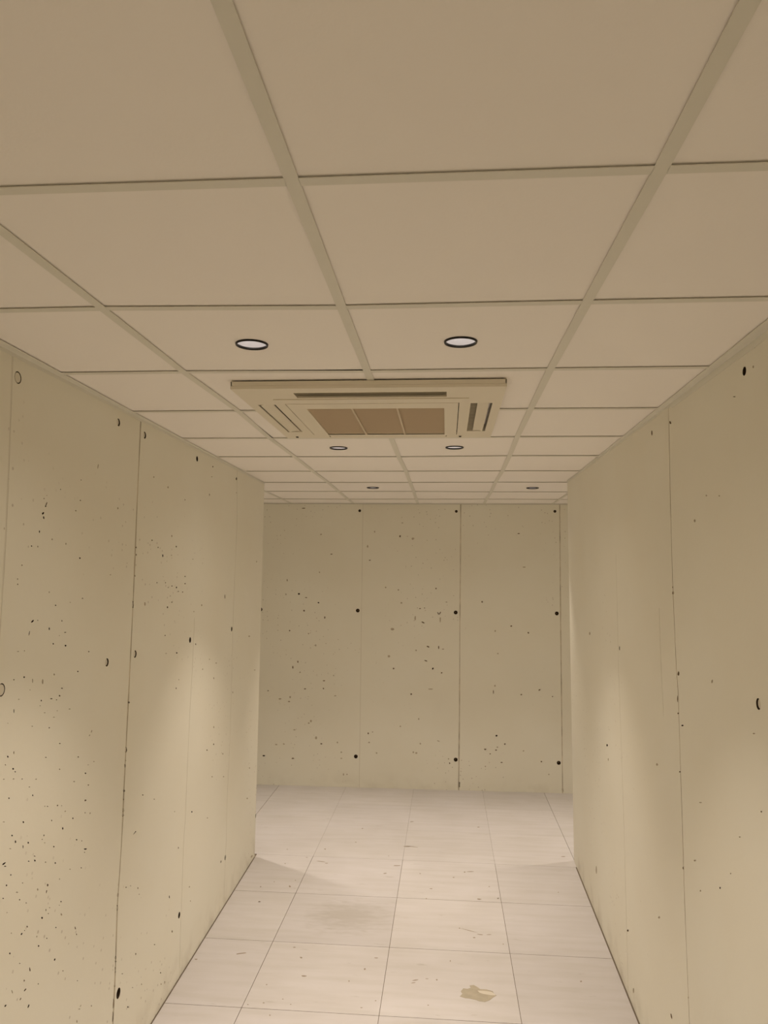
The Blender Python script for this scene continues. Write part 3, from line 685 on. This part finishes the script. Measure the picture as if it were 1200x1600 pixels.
LAB = ['round black-rimmed downlight in front of the air conditioner, left of the centre ceiling bar',
       'round black-rimmed downlight in front of the air conditioner, right of the centre ceiling bar',
       'small round downlight just beyond the air conditioner, left one of the pair',
       'small round downlight just beyond the air conditioner, right one of the pair',
       'farthest downlight on the left, a thin dark dash near the back wall ceiling',
       'farthest downlight on the right, a faint arc close to the right wall corner',
       'round downlight hidden behind the far end of the left wall, lighting the floor',
       'round downlight hidden behind the far end of the right wall, lighting the floor',
       'added unseen downlight behind the viewer, left one, brightening the near ceiling',
       'added unseen downlight behind the viewer, right one, brightening the near ceiling']
proto = make_downlight()
for i, (x, y) in enumerate(down_spots):
    if i == 0: o = proto
    else:
        o = proto.copy(); COL.objects.link(o)
        for chd in list(proto.children):
            c = chd.copy(); COL.objects.link(c); c.parent = o
    o.location = (x, y, H + .003)
    tag(o, LAB[i], 'ceiling light', 'recessed downlights in the suspended ceiling')

# ------------------------------------------------------------------ ceiling air conditioner
ac = bpy.data.objects.new('ceiling_air_conditioner', None); COL.objects.link(ac); ac.location = (-.27, 2.98, H)
tag(ac, 'square cream cassette air conditioner with open flaps set in the suspended ceiling', 'air conditioner')
OX, OY = -.27, 2.98
ZL = -.027                                        # underside below the grid
def ac_plate(bm, outer, holes, z0, z1):
    vs, fs = [], []
    for poly in [outer] + holes:
        i = len(vs); vs += [Vector((x - OX, y - OY)) for x, y in poly]; fs.append(list(range(i, i + len(poly))))
    V, _, F_, _, _, of = delaunay_2d_cdt(vs, [], fs, 0, 1e-6)
    for z, fl in ((z0, True), (z1, False)):
        bv = [bm.verts.new((p[0], p[1], z)) for p in V]
        for f, o in zip(F_, of):
            if o == [0]: bm.faces.new([bv[i] for i in (f[::-1] if fl else f)])
    for lp in fs:
        a = [bm.verts.new((*vs[i][:2], z0)) for i in lp]; b = [bm.verts.new((*vs[i][:2], z1)) for i in lp]
        for i in range(len(lp)): bm.faces.new((a[i], b[i], b[(i + 1) % len(lp)], a[(i + 1) % len(lp)]))
def rect(x0, x1, y0, y1): return [(x0, y0), (x1, y0), (x1, y1), (x0, y1)]
AX0, AX1, AY0, AY1 = -.741, .199, 2.507, 3.452
S_N = (-.536, -.001, 2.573, 2.648)                # near outlet
S_F = (-.536, -.001, 3.352+.03, 3.425)            # far outlet
S_Lf = (-.706, -.640, 2.753, 3.296)
S_Rt = (.087, .166, 2.749, 3.296)
GR = (-.600, .046, 2.728, 3.372)                  # intake grille opening
bm = bmesh.new()
ac_plate(bm, rect(AX0, AX1, AY0, AY1), [rect(*S_N), rect(*S_F), rect(*S_Lf), rect(*S_Rt), rect(*GR)], ZL, ZL + .010)
# turned-up rim of the fascia
for r in ((AX0, AX0 + .006, AY0, AY1), (AX1 - .006, AX1, AY0, AY1), (AX0, AX1, AY0, AY0 + .006), (AX0, AX1, AY1 - .006, AY1)):
    box(bm, r[0] - OX, r[1] - OX, r[2] - OY, r[3] - OY, ZL + .0101, -.0006)
bmesh.ops.recalc_face_normals(bm, faces=bm.faces)
fascia = link('fascia_panel', bm, M_PLAST, ac)
bv = fascia.modifiers.new('soft_edges', 'BEVEL'); bv.width = .0015; bv.segments = 2; bv.limit_method = 'ANGLE'
# raised frame between outlets and grille
bm = bmesh.new()
fx0, fx1, fy0, fy1 = -.628, .078, 2.664, 3.40-.02
ac_plate(bm, rect(fx0, fx1, fy0, fy1), [rect(GR[0] + .001, GR[1] - .001, GR[2] + .001, GR[3] - .02)], ZL - .003, ZL - .0001)
bmesh.ops.recalc_face_normals(bm, faces=bm.faces)
link('grille_surround', bm, M_PLAST, ac)
# body above the ceiling with dark ducts
bm = bmesh.new()
bx0, bx1, by0, by1 = UX0 + .004 - OX, UX1 - .004 - OX, UY0 + .004 - OY, UY1 - .004 - OY
box(bm, bx0, bx1, by0, by1, .20, .24)
for r in ((bx0, bx0 + .004, by0, by1), (bx1 - .004, bx1, by0, by1), (bx0 + .004, bx1 - .004, by0, by0 + .004), (bx0 + .004, bx1 - .004, by1 - .004, by1)): box(bm, *r, ZL + .012, .20)
gx0, gx1, gy0, gy1 = GR[0] - OX - .012, GR[1] - OX + .012, GR[2] - OY - .012, GR[3] - OY + .002
for r in ((gx0, gx0 + .004, gy0, gy1), (gx1 - .004, gx1, gy0, gy1), (gx0, gx1, gy0, gy0 + .004), (gx0, gx1, gy1 - .004, gy1)): box(bm, *r, ZL + .0105, .20)
link('casing', bm, M_DARK, ac)
# vertical throats of the four outlets
def throat(s, m, name='air_outlet'):
    bm = bmesh.new(); x0, x1, y0, y1 = s[0] - OX, s[1] - OX, s[2] - OY, s[3] - OY
    t = .0015
    for r in ((x0 - t, x0, y0 - t, y1 + t), (x1, x1 + t, y0 - t, y1 + t), (x0, x1, y0 - t, y0), (x0, x1, y1, y1 + t)): box(bm, *r, ZL + .0105, .03)
    return link(name, bm, m, ac)
outs = [throat(s, M_PLAST2) for s in (S_N, S_F, S_Lf, S_Rt)]
for s, o in zip((S_N, S_F, S_Lf, S_Rt), outs):
    bm = bmesh.new(); box(bm, s[0] - OX, s[1] - OX, s[2] - OY, s[3] - OY, .026, .03); link('dark_duct', bm, M_DARK, o)
# louvre flaps, hinged on the inner long edge and tilted open
def flap(s, ang, inner, width, name='louvre_flap'):
    bm = bmesh.new(); x0, x1, y0, y1 = s[0] - OX, s[1] - OX, s[2] - OY, s[3] - OY
    n = 6; L_ = width
    prof = []
    for k in range(n + 1):
        t = k / n; sdist = L_ * t; bow = .003 * math.sin(math.pi * t)
        prof.append((sdist * math.cos(ang) , -sdist * math.sin(ang) + bow))
    zb = ZL + .002
    def P3(d, z, e, th):
        m_ = .004
        if inner == 'y+': return ((x0 + m_) if e == 0 else (x1 - m_), y1 - .006 - d, zb + z + th)
        if inner == 'y-': return ((x0 + m_) if e == 0 else (x1 - m_), y0 + .006 + d, zb + z + th)
        if inner == 'x+': return (x1 - .009 - d, (y0 + m_) if e == 0 else (y1 - m_), zb + z + th)
        return (x0 + .025 + d, (y0 + m_) if e == 0 else (y1 - m_), zb + z + th)
    rows = [[bm.verts.new(P3(d, z, e, th)) for d, z in prof] for e in (0, 1) for th in (0, .003)]
    a0, a1, b0, b1 = rows
    for k in range(n):
        bm.faces.new((a0[k], a0[k + 1], b0[k + 1], b0[k])); bm.faces.new((a1[k], b1[k], b1[k + 1], a1[k + 1]))
        bm.faces.new((a0[k], a1[k], a1[k + 1], a0[k + 1])); bm.faces.new((b0[k], b0[k + 1], b1[k + 1], b1[k]))
    bm.faces.new((a0[0], b0[0], b1[0], a1[0])); bm.faces.new((a0[n], a1[n], b1[n], b0[n]))
    bmesh.ops.recalc_face_normals(bm, faces=bm.faces)
    return link(name, bm, M_PLAST2, ac)
flap(S_N, math.radians(14), 'y+', .020)
flap(S_F, math.radians(4), 'y-', .036)
flap(S_Lf, math.radians(5), 'x+', .047)
flap(S_Rt, math.radians(4), 'x-', .042)
# blades inside the right outlet
for k in range(9):
    bm = bmesh.new(); y = S_Rt[2] + .03 + k * .06; box(bm, S_Rt[0] - OX + .003, S_Rt[0] - OX + .03, y - OY, y + .002 - OY, ZL + .006, .02)
    link('guide_vane', bm, M_PLAST2, ac)
# intake grille: sloping frame, filter slats and two ribs
bm = bmesh.new()
mx0, mx1, my0, my1 = -.533, -.010, 2.815, 3.352
o_ = [(GR[0] + .004, GR[2] + .004), (GR[1] - .004, GR[2] + .004), (GR[1] - .004, GR[3] - .004), (GR[0] + .004, GR[3] - .004)]
i_ = [(mx0, my0), (mx1, my0), (mx1, my1), (mx0, my1)]
zo, zi = ZL - .0035, ZL + .004
ov = [bm.verts.new((x - OX, y - OY, zo)) for x, y in o_]; iv = [bm.verts.new((x - OX, y - OY, zo)) for x, y in i_]; jv = [bm.verts.new((x - OX, y - OY, zi)) for x, y in i_]
ou = [bm.verts.new((x - OX, y - OY, zi + .004)) for x, y in o_]
for k in range(4):
    n = (k + 1) % 4
    bm.faces.new((ov[k], iv[k], iv[n], ov[n])); bm.faces.new((iv[k], jv[k], jv[n], iv[n])); bm.faces.new((ov[k], ov[n], ou[n], ou[k]))
bmesh.ops.recalc_face_normals(bm, faces=bm.faces)
grille = link('intake_grille', bm, M_PLAST, ac)
bm = bmesh.new()
y = my0
while y < my1 - .004:
    box(bm, mx0 - OX, mx1 - OX, y - OY, y + .0016 - OY, ZL + .0015, ZL + .0030); y += .0062
link('filter_slats', bm, M_FILT, grille)
bm = bmesh.new(); box(bm, mx0 - OX, mx1 - OX, my0 - OY, my1 - OY, ZL + .0038, ZL + .006)
link('filter_mesh', bm, M_FILT, grille)
for xr in (-.3605, -.1875):
    bm = bmesh.new(); box(bm, xr - .004 - OX, xr + .004 - OX, my0 - OY, my1 - OY, ZL - .0025, ZL + .003); link('grille_rib', bm, mat('rib_plastic', (.60, .51, .38), .5), grille)
# two small latches on the far edge of the fascia
for xr in (-.688, .06):
    bm = bmesh.new(); box(bm, xr - .005 - OX, xr + .005 - OX, 3.41 - OY, 3.425 - OY, ZL - .003, ZL); link('latch', bm, M_DARK, ac)
